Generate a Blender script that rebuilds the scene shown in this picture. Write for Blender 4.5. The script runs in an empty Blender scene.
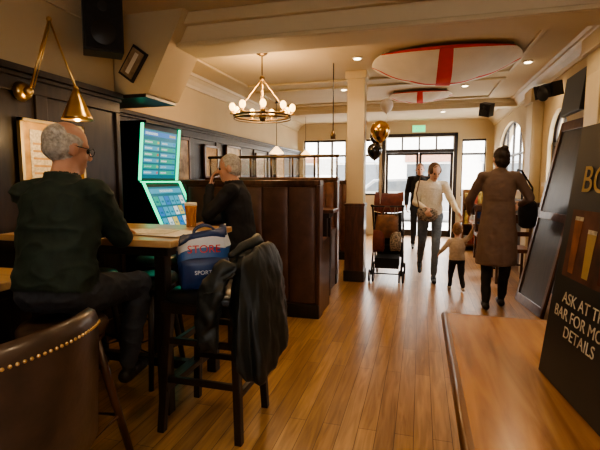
import bpy, bmesh, math, random
from mathutils import Vector, Matrix, Euler, noise
from mathutils.bvhtree import BVHTree
random.seed(4)
V = Vector
sc = bpy.context.scene
COL = sc.collection
pi = math.pi

# ------------------------------------------------------------------ materials
def new_mat(name):
    m = bpy.data.materials.new(name); m.use_nodes = True
    nt = m.node_tree
    return m, nt, nt.nodes['Principled BSDF']

def mat(name, col, rough=0.5, metal=0.0, var=0.12, scale=6.0, emit=0.0, ecol=None, bump=0.0, spec=None, coat=0.0, alpha=None, trans=0.0):
    m, nt, p = new_mat(name)
    tc = nt.nodes.new('ShaderNodeTexCoord')
    nz = nt.nodes.new('ShaderNodeTexNoise'); nz.inputs['Scale'].default_value = scale; nz.inputs['Detail'].default_value = 4
    nt.links.new(tc.outputs['Object'], nz.inputs['Vector'])
    cr = nt.nodes.new('ShaderNodeValToRGB')
    cr.color_ramp.elements[0].position = 0.3; cr.color_ramp.elements[1].position = 0.7
    cr.color_ramp.elements[0].color = tuple(c * (1 - var) for c in col) + (1,)
    cr.color_ramp.elements[1].color = tuple(min(1, c * (1 + var)) for c in col) + (1,)
    nt.links.new(nz.outputs['Fac'], cr.inputs['Fac'])
    nt.links.new(cr.outputs['Color'], p.inputs['Base Color'])
    p.inputs['Roughness'].default_value = rough
    p.inputs['Metallic'].default_value = metal
    if spec is not None: p.inputs['Specular IOR Level'].default_value = spec
    if coat: p.inputs['Coat Weight'].default_value = coat; p.inputs['Coat Roughness'].default_value = 0.15
    if trans: p.inputs['Transmission Weight'].default_value = trans
    if alpha is not None: p.inputs['Alpha'].default_value = alpha
    if emit:
        p.inputs['Emission Color'].default_value = tuple(ecol or col) + (1,)
        p.inputs['Emission Strength'].default_value = emit
    if bump:
        b = nt.nodes.new('ShaderNodeBump'); b.inputs['Strength'].default_value = bump; b.inputs['Distance'].default_value = 0.01
        nt.links.new(nz.outputs['Fac'], b.inputs['Height']); nt.links.new(b.outputs['Normal'], p.inputs['Normal'])
    return m

def wood(name, c1, c2, stretch=(8, 1, 8), scale=3.0, rough=0.35, coat=0.0):
    m, nt, p = new_mat(name)
    tc = nt.nodes.new('ShaderNodeTexCoord'); mp = nt.nodes.new('ShaderNodeMapping')
    mp.inputs['Scale'].default_value = stretch
    nt.links.new(tc.outputs['Object'], mp.inputs['Vector'])
    nz = nt.nodes.new('ShaderNodeTexNoise'); nz.inputs['Scale'].default_value = scale; nz.inputs['Detail'].default_value = 8; nz.inputs['Distortion'].default_value = 0.6
    nt.links.new(mp.outputs['Vector'], nz.inputs['Vector'])
    cr = nt.nodes.new('ShaderNodeValToRGB'); cr.color_ramp.elements[0].position = 0.32; cr.color_ramp.elements[1].position = 0.68
    cr.color_ramp.elements[0].color = c1 + (1,); cr.color_ramp.elements[1].color = c2 + (1,)
    nt.links.new(nz.outputs['Fac'], cr.inputs['Fac']); nt.links.new(cr.outputs['Color'], p.inputs['Base Color'])
    p.inputs['Roughness'].default_value = rough
    if coat: p.inputs['Coat Weight'].default_value = coat; p.inputs['Coat Roughness'].default_value = 0.2
    return m

def floor_mat():
    m, nt, p = new_mat('oak_planks')
    N = nt.nodes.new; L = nt.links.new
    tc = N('ShaderNodeTexCoord'); sep = N('ShaderNodeSeparateXYZ'); com = N('ShaderNodeCombineXYZ')
    L(tc.outputs['Object'], sep.inputs[0]); L(sep.outputs['Y'], com.inputs['X']); L(sep.outputs['X'], com.inputs['Y'])
    br = N('ShaderNodeTexBrick'); br.inputs['Scale'].default_value = 1
    br.inputs['Brick Width'].default_value = 1.25; br.inputs['Row Height'].default_value = 0.10
    br.inputs['Mortar Size'].default_value = 0.002; br.inputs['Mortar Smooth'].default_value = 0.2; br.inputs['Bias'].default_value = 0
    br.offset = 0.37
    br.inputs['Color1'].default_value = (0.35, 0.19, 0.075, 1); br.inputs['Color2'].default_value = (0.50, 0.295, 0.125, 1)
    br.inputs['Mortar'].default_value = (0.13, 0.068, 0.026, 1)
    L(com.outputs[0], br.inputs['Vector'])
    mp = N('ShaderNodeMapping'); mp.inputs['Scale'].default_value = (14, 1.0, 1); L(tc.outputs['Object'], mp.inputs['Vector'])
    nz = N('ShaderNodeTexNoise'); nz.inputs['Scale'].default_value = 2.2; nz.inputs['Detail'].default_value = 8; nz.inputs['Distortion'].default_value = 1.0
    L(mp.outputs[0], nz.inputs['Vector'])
    cr = N('ShaderNodeValToRGB'); cr.color_ramp.elements[0].position = .3; cr.color_ramp.elements[1].position = .7
    cr.color_ramp.elements[0].color = (.60, .54, .48, 1); cr.color_ramp.elements[1].color = (1.08, 1.06, 1.04, 1)
    L(nz.outputs['Fac'], cr.inputs['Fac'])
    mx = N('ShaderNodeMix'); mx.data_type = 'RGBA'; mx.blend_type = 'MULTIPLY'; mx.inputs[0].default_value = 1
    L(br.outputs['Color'], mx.inputs[6]); L(cr.outputs['Color'], mx.inputs[7]); L(mx.outputs[2], p.inputs['Base Color'])
    mr = N('ShaderNodeMapRange'); mr.inputs[3].default_value = .24; mr.inputs[4].default_value = .40
    L(nz.outputs['Fac'], mr.inputs[0]); L(mr.outputs[0], p.inputs['Roughness'])
    bu = N('ShaderNodeBump'); bu.inputs['Strength'].default_value = .2; bu.inputs['Distance'].default_value = .002; bu.invert = True
    L(br.outputs['Fac'], bu.inputs['Height']); L(bu.outputs[0], p.inputs['Normal'])
    return m

M = {}
M['floor'] = floor_mat()
M['wall'] = mat('cream_plaster', (.56, .45, .28), .75, var=.05, scale=2)
M['ceil'] = mat('ceiling_paint', (.62, .52, .35), .7, var=.04, scale=1.5)
M['trim'] = mat('cream_gloss_trim', (.58, .48, .31), .45, var=.04)
M['darkwood'] = wood('dark_wainscot_wood', (.012, .009, .007), (.032, .021, .015), (6, 6, 1), 3, .38)
M['black'] = mat('black_plastic', (.012, .012, .013), .4)
M['blackwood'] = wood('black_stained_wood', (.010, .007, .005), (.028, .017, .012), (6, 6, 1), 4, .35)
M['mahog'] = wood('mahogany_wood', (.050, .021, .012), (.12, .052, .028), (6, 6, 1), 4, .3, .3)
M['oak'] = wood('oak_tabletop', (.25, .105, .034), (.47, .225, .08), (9, 1, 9), 2.2, .26, .4)
M['oakx'] = wood('oak_hightop', (.42, .24, .10), (.62, .40, .19), (1, 9, 9), 2.2, .3, .3)
M['oak_edge'] = wood('oak_edge_dark', (.13, .058, .022), (.25, .118, .046), (6, 1, 6), 3, .3, .3)
M['brass'] = mat('aged_brass', (.72, .50, .22), .3, 1.0)
M['bronze'] = mat('dark_bronze', (.20, .14, .08), .4, 1.0)
M['steel'] = mat('brushed_steel', (.5, .5, .5), .3, 1.0)
M['leather'] = mat('brown_leather', (.14, .062, .036), .34, var=.3, scale=12, bump=.25)
M['panel_lth'] = mat('dark_brown_leather', (.095, .045, .029), .4, var=.25, scale=10, bump=.2)
M['leather_d'] = mat('dark_leather', (.060, .036, .024), .34, var=.3, scale=14, bump=.3, coat=.2)
M['seatblk'] = mat('black_vinyl', (.018, .018, .017), .33)
M['seat_screenlit'] = mat('vinyl_green_screenlight', (.012, .050, .040), .30)  # green reflections of the machine screens, put into the vinyl's base colour
M['paper'] = mat('white_paper', (.78, .74, .66), .7, var=.05, scale=30)
M['news'] = mat('newsprint', (.62, .57, .46), .8, var=.25, scale=60)
M['skin'] = mat('skin', (.52, .28, .19), .5, var=.07, scale=20)
M['skin_l'] = mat('skin_light', (.60, .36, .26), .5, var=.07, scale=20)
M['greyhair'] = mat('grey_hair', (.42, .39, .34), .8, var=.35, scale=60, bump=.5)
M['darkhair'] = mat('dark_brown_hair', (.022, .012, .008), .55, var=.4, scale=60, bump=.4)
M['brownhair'] = mat('brown_hair', (.10, .052, .027), .55, var=.4, scale=60, bump=.4)
M['fairhair'] = mat('fair_hair', (.22, .12, .06), .6, var=.3, scale=60, bump=.4)
M['greenjkt'] = mat('dark_green_fleece', (.013, .026, .018), .8, var=.3, scale=18, bump=.3)
M['jeans_d'] = mat('dark_denim', (.022, .026, .036), .85, var=.3, scale=40)
M['jeans_l'] = mat('grey_blue_denim', (.13, .155, .18), .85, var=.2, scale=30)
M['blackcloth'] = mat('black_cloth', (.010, .010, .012), .8, var=.35, scale=20)
M['coatnylon'] = mat('black_jacket_nylon', (.014, .017, .016), .50, var=.4, scale=12, bump=.4)
M['white_knit'] = mat('cream_knit', (.76, .70, .58), .85, var=.1, scale=50, bump=.3)
M['taupe'] = mat('taupe_coat', (.150, .098, .075), .75, var=.08, scale=18, bump=.15)
M['beige'] = mat('beige_toddler_top', (.50, .39, .28), .85, var=.12, scale=30)
M['shoe'] = mat('black_shoe', (.012, .011, .011), .45)
M['shoe_w'] = mat('pale_trainer', (.45, .42, .38), .6)
M['eye'] = mat('eye_dark', (.02, .015, .012), .2)
M['lip'] = mat('lip', (.42, .17, .13), .5)
M['blue'] = mat('navy_bag_plastic', (.016, .038, .13), .40, var=.25)
M['lightblue'] = mat('mid_blue_print', (.035, .10, .28), .42, var=.15)
M['whitebag'] = mat('white_bag_plastic', (.60, .62, .66), .42)
M['red'] = mat('red_print', (.60, .03, .025), .5)
M['flagw'] = mat('white_flag_cloth', (.80, .75, .66), .8, var=.05)
M['flagr'] = mat('red_flag_cloth', (.62, .04, .03), .8, var=.08)
M['glassbeer'] = mat('beer', (.62, .25, .03), .12, trans=.35)
M['foam'] = mat('beer_foam', (.85, .80, .65), .8)
M['bulb'] = mat('warm_bulb', (1, .75, .4), .3, emit=7, ecol=(1, .56, .18))
M['shade'] = mat('lamp_shade_glow', (1, .7, .35), .4, emit=4, ecol=(1, .6, .25))
M['downl'] = mat('downlight_glow', (1, .85, .6), .3, emit=10, ecol=(1, .80, .5))
M['exitg'] = mat('exit_sign_green', (.02, .45, .15), .4, emit=2.2, ecol=(.05, .75, .25))
M['white'] = mat('white_plastic', (.75, .73, .68), .4, var=.04)
def scr(name, c, e=1.3): M[name] = mat(name, (.01, .01, .01), .25, emit=e, ecol=c)
scr('screen_teal', (.012, .20, .26), .9); scr('screen_green', (.03, .45, .30), 1.0); scr('screen_blue', (.03, .20, .52), 1.1); scr('screen_white', (.70, .80, .76), 1.05)
scr('screen_yellow', (.75, .60, .14), 1.0); scr('screen_red', (.60, .08, .05), 1.0); scr('screen_cyan', (.07, .42, .58), 1.0)
M['edgeglow'] = mat('green_led_trim', (.02, .8, .4), .4, emit=2.6, ecol=(.02, .85, .38))
M['board'] = mat('chalkboard_black', (.026, .023, .021), .5, var=.25, scale=3)
M['gold'] = mat('gold_foil', (.75, .45, .14), .22, 1.0)
M['blackfoil'] = mat('black_balloon', (.012, .012, .013), .15, coat=.5)
M['whiteball'] = mat('white_balloon', (.78, .74, .68), .3)
M['goldtext'] = mat('gold_print', (.55, .38, .14), .6)
M['posterimg'] = mat('poster_drinks_print', (.10, .035, .02), .6, var=.9, scale=7)
M['orangeprint'] = mat('orange_print', (.30, .10, .035), .6, var=.6, scale=12)
M['notice'] = mat('amber_notice', (.50, .32, .14), .6, var=.35, scale=10)
M['pict'] = mat('sepia_picture', (.28, .20, .12), .4, var=.7, scale=9)
M['pave'] = mat('paving', (.50, .49, .47), .8, var=.15, scale=4)
M['road'] = mat('asphalt', (.16, .16, .16), .85)
M['facade'] = mat('rendered_facade', (.72, .70, .66), .8, var=.08)
M['brickred'] = mat('brick_facade', (.33, .17, .12), .85, var=.2, scale=10)
M['glassdark'] = mat('dark_window_glass', (.08, .09, .10), .08)
M['carpaint'] = mat('silver_car_paint', (.35, .37, .40), .25, .6)
M['rubber'] = mat('tyre_rubber', (.02, .02, .02), .8)
M['frosted'] = mat('frosted_glass', (.50, .50, .46), .15, alpha=.25)
M['prod1'] = mat('packaging_red', (.40, .08, .04), .5, var=.5, scale=15)
M['prod2'] = mat('packaging_green', (.08, .22, .10), .5, var=.5, scale=15)
M['prod3'] = mat('packaging_yellow', (.50, .36, .10), .5, var=.5, scale=15)
M['buggyred'] = mat('buggy_red_fabric', (.12, .028, .02), .8, var=.3, scale=15)
M['brownbag'] = mat('brown_bag', (.16, .07, .03), .6, var=.4, scale=15)
M['leopard'] = mat('patterned_cloth', (.20, .16, .12), .8, var=.95, scale=45)

# ------------------------------------------------------------------ mesh builder
def frame(d):
    d = d.normalized()
    a = V((0, 0, 1)) if abs(d.z) < .95 else V((1, 0, 0))
    x = d.cross(a).normalized(); y = x.cross(d).normalized()
    return x, y

class B:
    def __init__(s):
        s.v = []; s.f = []; s.mi = []; s.sm = []; s.mats = []; s.M = Matrix()
    def mid(s, m):
        if m not in s.mats: s.mats.append(m)
        return s.mats.index(m)
    def add(s, vs, fs, m, smooth=False):
        o = len(s.v); s.v += [s.M @ V(p) for p in vs]
        k = s.mid(M[m] if isinstance(m, str) else m)
        for f in fs:
            s.f.append([i + o for i in f]); s.mi.append(k); s.sm.append(smooth)
        return s
    def box(s, c, size, m, rot=None):
        R = Euler(rot).to_matrix() if rot else Matrix.Identity(3)
        vs = [V(c) + R @ V((size[0] * x / 2, size[1] * y / 2, size[2] * z / 2)) for x in (-1, 1) for y in (-1, 1) for z in (-1, 1)]
        return s.add(vs, [(0, 1, 3, 2), (4, 6, 7, 5), (0, 4, 5, 1), (2, 3, 7, 6), (0, 2, 6, 4), (1, 5, 7, 3)], m)
    def bb(s, x0, x1, y0, y1, z0, z1, m):
        return s.box(((x0 + x1) / 2, (y0 + y1) / 2, (z0 + z1) / 2), (x1 - x0, y1 - y0, z1 - z0), m)
    def hexa(s, vs, m):
        return s.add(vs, [(0, 3, 2, 1), (4, 5, 6, 7), (0, 1, 5, 4), (1, 2, 6, 5), (2, 3, 7, 6), (3, 0, 4, 7)], m)
    def rings(s, rs, m, closed=True, caps=True, smooth=True):
        n = len(rs[0]); vs = [p for r in rs for p in r]; fs = []
        for i in range(len(rs) - 1):
            for j in range(n if closed else n - 1):
                k = (j + 1) % n
                fs.append((i * n + j, i * n + k, (i + 1) * n + k, (i + 1) * n + j))
        if caps and closed:
            fs.append(tuple(reversed(range(n)))); fs.append(tuple((len(rs) - 1) * n + j for j in range(n)))
        return s.add(vs, fs, m, smooth)
    def cyl(s, p0, p1, r0, m, r1=None, seg=14, smooth=True, caps=True):
        p0 = V(p0); p1 = V(p1); r1 = r0 if r1 is None else r1
        x, y = frame(p1 - p0)
        rr = [[p + x * r * math.cos(2 * pi * j / seg) + y * r * math.sin(2 * pi * j / seg) for j in range(seg)] for p, r in ((p0, r0), (p1, r1))]
        return s.rings(rr, m, True, caps, smooth)
    def tube(s, pts, r, m, seg=8, closed=False):
        pts = [V(p) for p in pts]; n = len(pts); rr = []
        d0 = (pts[1] - pts[0]).normalized(); x, y = frame(d0)
        for i, p in enumerate(pts):
            a = pts[(i - 1) % n] if (closed or i > 0) else pts[i]; b = pts[(i + 1) % n] if (closed or i < n - 1) else pts[i]
            d = (b - a).normalized(); x = (x - d * x.dot(d)).normalized(); y = d.cross(x)
            ri = r[i] if isinstance(r, (list, tuple)) else r
            rr.append([p + x * ri * math.cos(2 * pi * j / seg) + y * ri * math.sin(2 * pi * j / seg) for j in range(seg)])
        if closed: rr.append(rr[0])
        return s.rings(rr, m, True, not closed, True)
    def lathe(s, c, prof, m, seg=20, smooth=True):
        c = V(c)
        rr = [[c + V((r * math.cos(2 * pi * j / seg), r * math.sin(2 * pi * j / seg), z)) for j in range(seg)] for r, z in prof]
        return s.rings(rr, m, True, True, smooth)
    def ell(s, c, r, m, seg=16, n=10, R=None):
        c = V(c); rr = []
        if not isinstance(r, (tuple, list)): r = (r, r, r)
        R = R or Matrix.Identity(3)
        for i in range(n + 1):
            a = -pi / 2 + pi * min(max(i / n, .004), .996)
            rr.append([c + R @ V((r[0] * math.cos(a) * math.cos(2 * pi * j / seg), r[1] * math.cos(a) * math.sin(2 * pi * j / seg), r[2] * math.sin(a))) for j in range(seg)])
        return s.rings(rr, m)
    def done(s, name, bevel=0.0, subsurf=0, parent=None):
        lo = V([min(p[i] for p in s.v) for i in range(3)]); hi = V([max(p[i] for p in s.v) for i in range(3)])
        org = V(((lo.x + hi.x) / 2, (lo.y + hi.y) / 2, lo.z))
        me = bpy.data.meshes.new(name); me.from_pydata([p - org for p in s.v], [], s.f)
        for m in s.mats: me.materials.append(m)
        for p, k, sm in zip(me.polygons, s.mi, s.sm): p.material_index = k; p.use_smooth = sm
        bm = bmesh.new(); bm.from_mesh(me); bmesh.ops.recalc_face_normals(bm, faces=bm.faces); bm.to_mesh(me); bm.free()
        ob = bpy.data.objects.new(name, me); ob.location = org; COL.objects.link(ob)
        if bevel:
            b = ob.modifiers.new('bevel', 'BEVEL'); b.width = bevel; b.segments = 2; b.limit_method = 'ANGLE'; b.angle_limit = math.radians(50)
        if subsurf:
            b = ob.modifiers.new('sub', 'SUBSURF'); b.levels = subsurf; b.render_levels = subsurf
        if parent:
            ob.parent = parent; ob.matrix_parent_inverse = Matrix.Translation(parent.location).inverted()
        return ob

def text(parent, name, body, size, loc, R, m, ext=.001, align='CENTER'):
    cu = bpy.data.curves.new(name, 'FONT'); cu.body = body; cu.size = size; cu.extrude = ext; cu.align_x = align; cu.align_y = 'CENTER'
    cu.materials.append(M[m])
    tmp = bpy.data.objects.new(name + '_tmp', cu); COL.objects.link(tmp)
    bpy.context.view_layer.update()
    me = bpy.data.meshes.new_from_object(tmp.evaluated_get(bpy.context.evaluated_depsgraph_get()))
    bpy.data.objects.remove(tmp)
    ob = bpy.data.objects.new(name, me); COL.objects.link(ob)
    ob.matrix_world = Matrix.Translation(loc) @ R.to_4x4()
    if parent:
        ob.parent = parent; ob.matrix_parent_inverse = Matrix.Translation(parent.location).inverted()
    return ob

# ------------------------------------------------------------------ room shell
CZ = 2.8
XL, XR, YF, YB = -3.1, 1.6, 11.0, -1.6
b = B(); b.bb(XL - .3, XR + .2, YB, YF + .2, -.1, 0, 'floor'); b.done('floor')
b = B(); b.bb(XL - .3, XR + .2, YB, YF + .2, CZ, CZ + .1, 'ceil'); b.done('ceiling')

def wall_run(b, axis, pos, thick, secs, H, m):
    """secs: (a, c, None) solid or (a, c, z0, topfunc)"""
    for s_ in secs:
        a, c = s_[0], s_[1]
        def pr(u0, u1, za0, za1, zb0, zb1):
            if axis == 'y':
                P = lambda u, t, z: (pos + t, u, z)
            else:
                P = lambda u, t, z: (u, pos + t, z)
            b.hexa([P(u0, 0, za0), P(u1, 0, zb0), P(u1, thick, zb0), P(u0, thick, za0), P(u0, 0, za1), P(u1, 0, zb1), P(u1, thick, zb1), P(u0, thick, za1)], m)
        if len(s_) == 3: pr(a, c, 0, H, 0, H); continue
        z0, tf = s_[2], s_[3]
        if z0 > 0: pr(a, c, 0, z0, 0, z0)
        n = 16 if callable(tf) else 1
        for i in range(n):
            u0 = a + (c - a) * i / n; u1 = a + (c - a) * (i + 1) / n
            t0 = tf(i / n) if callable(tf) else tf; t1 = tf((i + 1) / n) if callable(tf) else tf
            pr(u0, u1, t0, H, t1, H)

arch = lambda zs, h: (lambda t: zs + h * math.sqrt(max(0, 1 - (2 * t - 1) ** 2)))
b = B(); wall_run(b, 'y', XR, .2, [(YB, 5.65, None), (5.65, 6.45, 1.35, arch(1.85, .4)), (6.45, 7.9, None), (7.9, 10.3, 1.25, arch(1.85, .62)), (10.3, YF, None)], CZ, 'wall')
b.done('wall_right')
b = B(); wall_run(b, 'x', YF, .2, [(XL - .3, -2.95, None), (-2.95, -1.85, 1.0, 2.4), (-1.85, -1.6, None), (-1.6, -1.0, 1.0, 2.4), (-1.0, -.86, None), (-.86, .74, 0, 2.42), (.74, .92, None), (.92, 1.45, 1.0, 2.35), (1.45, XR + .2, None)], CZ, 'wall')
b.done('wall_back')
b = B(); b.bb(XL - .3, XL, 3.3, YF, 0, CZ, 'wall'); b.bb(XL - .3, -2.6, YB, 3.31, 0, CZ, 'wall'); b.done('wall_left')
b = B(); wall_run(b, 'x', YB, -.2, [(XL - .3, .2, None), (.2, 1.2, 1.0, 2.2), (1.2, XR + .2, None)], CZ, 'wall'); b.done('wall_front')

# sloped soffit, beams, cornices
b = B()
b.hexa([(-3.1, 3.36, 2.13), (-2.30, 3.36, 2.13), (-2.30, 3.85, 2.13), (-3.1, 3.85, 2.13), (-3.1, 3.36, 2.8), (-1.93, 3.36, 2.8), (-1.93, 3.85, 2.8), (-3.1, 3.85, 2.8)], 'wall')
b.bb(-3.1, -2.32, 3.36, 3.84, 2.10, 2.13, 'darkwood')
b.done('trim_1')
b = B()
b.bb(-2.2, XR, 3.5, 3.85, 2.53, 2.8, 'ceil'); b.bb(-2.2, XR, 3.44, 3.5, 2.70, 2.8, 'trim'); b.bb(-2.2, XR, 3.47, 3.5, 2.53, 2.57, 'trim')
b.done('trim_2', bevel=.01)
b = B()
b.bb(XL, XR, 8.4, 8.65, 2.66, 2.8, 'ceil'); b.bb(XL, XR, 8.36, 8.4, 2.74, 2.8, 'trim')
b.done('trim_3', bevel=.008)
def cornice(name, x, y0, y1, sgn, m='trim'):
    b = B(); prof = [(0, 0), (0, -.16), (.02, -.16), (.03, -.12), (.07, -.07), (.11, -.035), (.13, -.03), (.15, 0)]
    b.rings([[V((x + sgn * p[0], y, CZ + p[1])) for p in prof] for y in (y0, y1)], m, True, True, False); b.done(name)
cornice('trim_4', XL, 3.85, YF, 1); cornice('trim_5', XR, 3.85, YF, -1)
cornice('trim_6', XR, YB, 3.44, -1); cornice('trim_7', -2.6, YB, 3.31, 1)
b = B()
for (x0, x1, y0, y1) in ((-2.6, 1.1, 4.2, 6.3), (-2.6, 1.1, 6.7, 8.1), (-2.1, 1.1, 1.2, 3.0)):
    w = .05
    b.bb(x0, x1, y0, y0 + w, 2.77, 2.8, 'trim'); b.bb(x0, x1, y1 - w, y1, 2.77, 2.8, 'trim')
    b.bb(x0, x0 + w, y0, y1, 2.77, 2.8, 'trim'); b.bb(x1 - w, x1, y0, y1, 2.77, 2.8, 'trim')
b.done('trim_8', bevel=.008)

# wainscot
def wainscot(name, x, y0, y1, top, step):
    b = B(); b.bb(x, x + .025, y0, y1, 0, top, 'darkwood')
    n = max(1, round((y1 - y0) / step)); st = (y1 - y0) / n
    for i in range(n + 1):
        y = y0 + st * i; b.bb(x + .02, x + .045, max(y0, y - .05), min(y1, y + .05), 0, top, 'darkwood')
    for z0, z1 in ((0, .18), (.92, 1.02), (top - .12, top)):
        b.bb(x + .02, x + .05, y0, y1, z0, z1, 'darkwood')
    b.bb(x, x + .09, y0, y1, top, top + .045, 'darkwood'); b.bb(x, x + .07, y0, y1, top - .03, top, 'darkwood')
    return b.done(name, bevel=.005)
wainscot('trim_11', XL, 3.86, YF - .01, 2.08, .8)
b = B(); b.bb(XL, XL + .04, 3.34, 3.86, 0, 2.09, 'darkwood'); b.done('trim_16')
wainscot('trim_12', -2.6, YB, 3.31, 2.08, .85)
b = B(); b.bb(-3.1, -2.6, 3.31, 3.34, 0, 2.09, 'darkwood'); b.done('trim_9')
b = B()
b.bb(XR - .02, XR, YB, 5.6, 0, .16, 'darkwood'); b.bb(XR - .02, XR, 5.6, YF, 0, .16, 'darkwood'); b.done('baseboard_right')
b = B(); b.bb(XR - .05, XR, 6.5, YF, 0, 1.05, 'darkwood'); b.bb(XR - .07, XR, 6.5, YF, 1.02, 1.07, 'darkwood')
b.done('trim_13', bevel=.005)
b = B(); b.bb(1.42, XR, 4.15, 4.6, 0, 2.64, 'trim'); b.bb(1.39, XR, 4.12, 4.63, 0, .2, 'darkwood'); b.bb(1.38, XR, 4.11, 4.64, 2.5, 2.64, 'trim'); b.bb(1.405, 1.42, 4.22, 4.53, .4, 2.3, 'trim')
b.done('trim_14', bevel=.01)
b = B(); b.bb(1.46, XR, 6.75, 7.1, 0, 2.64, 'trim'); b.bb(1.43, XR, 6.72, 7.13, 2.45, 2.64, 'trim'); b.done('trim_15', bevel=.01)
b = B(); cx, cy = -.85, 5.93
b.bb(cx - .115, cx + .115, cy - .115, cy + .115, 0, 2.8, 'trim'); b.bb(cx - .13, cx + .13, cy - .13, cy + .13, 0, 1.05, 'mahog')
b.bb(cx - .14, cx + .14, cy - .14, cy + .14, 1.03, 1.07, 'mahog'); b.bb(cx - .14, cx + .14, cy - .14, cy + .14, 0, .15, 'darkwood'); b.bb(cx - .14, cx + .14, cy - .14, cy + .14, 2.7, 2.8, 'trim')
b.done('column', bevel=.008)

# windows frames
def win_x(name, x0, x1, z0, z1, nx, zs, y=YF + .06, t=.05, m='blackwood'):
    b = B()
    for i in range(nx + 1):
        x = x0 + (x1 - x0) * i / nx; b.bb(max(x0, x - t / 2), min(x1, x + t / 2), y, y + .06, z0, z1, m)
    for z in [z0 + t / 2, z1 - t / 2] + zs: b.bb(x0, x1, y, y + .06, z - t / 2, z + t / 2, m)
    return b.done(name, bevel=.004)
win_x('window_1', -2.95, -1.85, 1.0, 2.4, 3, [2.0]); win_x('window_2', -1.6, -1.0, 1.0, 2.4, 1, [2.0]); win_x('window_3', .92, 1.45, 1.0, 2.35, 1, [2.0])
win_x('window_6', .2, 1.2, 1.0, 2.2, 2, [], y=YB - .14)
b = B()
for x0, x1 in ((-.85, -.065), (-.055, .73)):
    b.bb(x0, x0 + .06, YF + .05, YF + .1, .005, 2.045, 'blackwood'); b.bb(x1 - .06, x1, YF + .05, YF + .1, .005, 2.045, 'blackwood')
    b.bb(x0, x1, YF + .05, YF + .1, .005, .16, 'blackwood'); b.bb(x0, x1, YF + .05, YF + .1, 1.99, 2.045, 'blackwood')
    b.cyl((x1 - .12 if x0 < -.1 else x0 + .12, YF + .02, .9), (x1 - .12 if x0 < -.1 else x0 + .12, YF + .02, 1.3), .012, 'brass')
b.done('door_1', bevel=.004)
b = B()
b.bb(-.86, .74, YF + .04, YF + .14, 2.05, 2.13, 'blackwood')
for i in range(5):
    x = -.86 + .4 * i; b.bb(max(-.86, x - .02), min(.74, x + .02), YF + .05, YF + .1, 2.1, 2.42, 'blackwood')
b.bb(-.94, -.86, YF - .03, YF, 0, 2.5, 'blackwood'); b.bb(.74, .82, YF - .03, YF, 0, 2.5, 'blackwood'); b.bb(-.94, .82, YF - .03, YF, 2.42, 2.5, 'blackwood')
b.done('trim_10', bevel=.004)
def win_arch(name, y0, y1, z0, zs, h, nv):
    b = B(); x = XR + .08; f = arch(zs, h)
    ptsb = [(x, y0 + (y1 - y0) * i / 20, f(i / 20)) for i in range(21)]
    b.tube(ptsb, .03, 'blackwood'); b.tube([(x, y0 + .02, z0), (x, y0 + .02, zs)], .03, 'blackwood'); b.tube([(x, y1 - .02, z0), (x, y1 - .02, zs)], .03, 'blackwood')
    b.bb(x - .03, x + .03, y0, y1, z0, z0 + .05, 'blackwood'); b.bb(x - .02, x + .02, y0, y1, zs - .02, zs + .02, 'blackwood')
    for i in range(1, nv):
        t = i / nv; y = y0 + (y1 - y0) * t; b.bb(x - .02, x + .02, y - .018, y + .018, z0, f(t), 'blackwood')
    b.bb(XR - .04, XR + .02, y0 - .05, y1 + .05, z0 - .05, z0, 'trim')
    b.done(name)
win_arch('window_4', 5.65, 6.45, 1.35, 1.85, .4, 2); win_arch('window_5', 7.9, 10.3, 1.25, 1.85, .62, 4)

# outside
b = B(); b.bb(-14, 14, YF + .2, 15, -.12, -.02, 'pave'); b.bb(1.8, 14, -4, YF + .2, -.12, -.02, 'pave'); b.done('pavement')
b = B(); b.bb(-14, 14, 15, 21, -.16, -.08, 'road'); b.done('road')
b = B(); b.bb(-14, 14, 23, 24, -.1, 4.2, 'facade')
for i in range(7):
    x = -11.5 + i * 3.6
    b.bb(x, x + 2.4, 22.95, 23.02, .5, 2.2, 'glassdark')
    b.bb(x - .1, x + 2.5, 22.9, 23, 2.3, 2.7, 'brickred' if i % 2 else 'carpaint')
b.bb(-14, 14, 21, 23, -.1, -.02, 'pave')
b.done('street_building')
b = B(); cx, cy = -.9, 16.2
prof = [(-2.1, .35), (-2.15, .7), (-1.9, .9), (-1.2, .98), (-.7, 1.4), (.6, 1.45), (1.3, 1.0), (1.95, .88), (2.1, .6), (2.05, .35)]
b.rings([[V((cx + p[0], y, p[1])) for p in prof] for y in (cy - .85, cy + .85)], 'carpaint', True, True, False)
b.rings([[V((cx + p[0], y, p[1])) for p in [(-1.05, 1.0), (-.62, 1.33), (.52, 1.37), (1.05, 1.0)]] for y in (cy - .87, cy - .83)], 'glassdark', True, True, False)
for wx in (-1.35, 1.3):
    b.cyl((cx + wx, cy - .9, .26), (cx + wx, cy - .66, .26), .34, 'rubber', seg=20); b.cyl((cx + wx, cy - .91, .26), (cx + wx, cy - .88, .26), .2, 'steel', seg=16)
b.done('car', bevel=.03)

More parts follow.
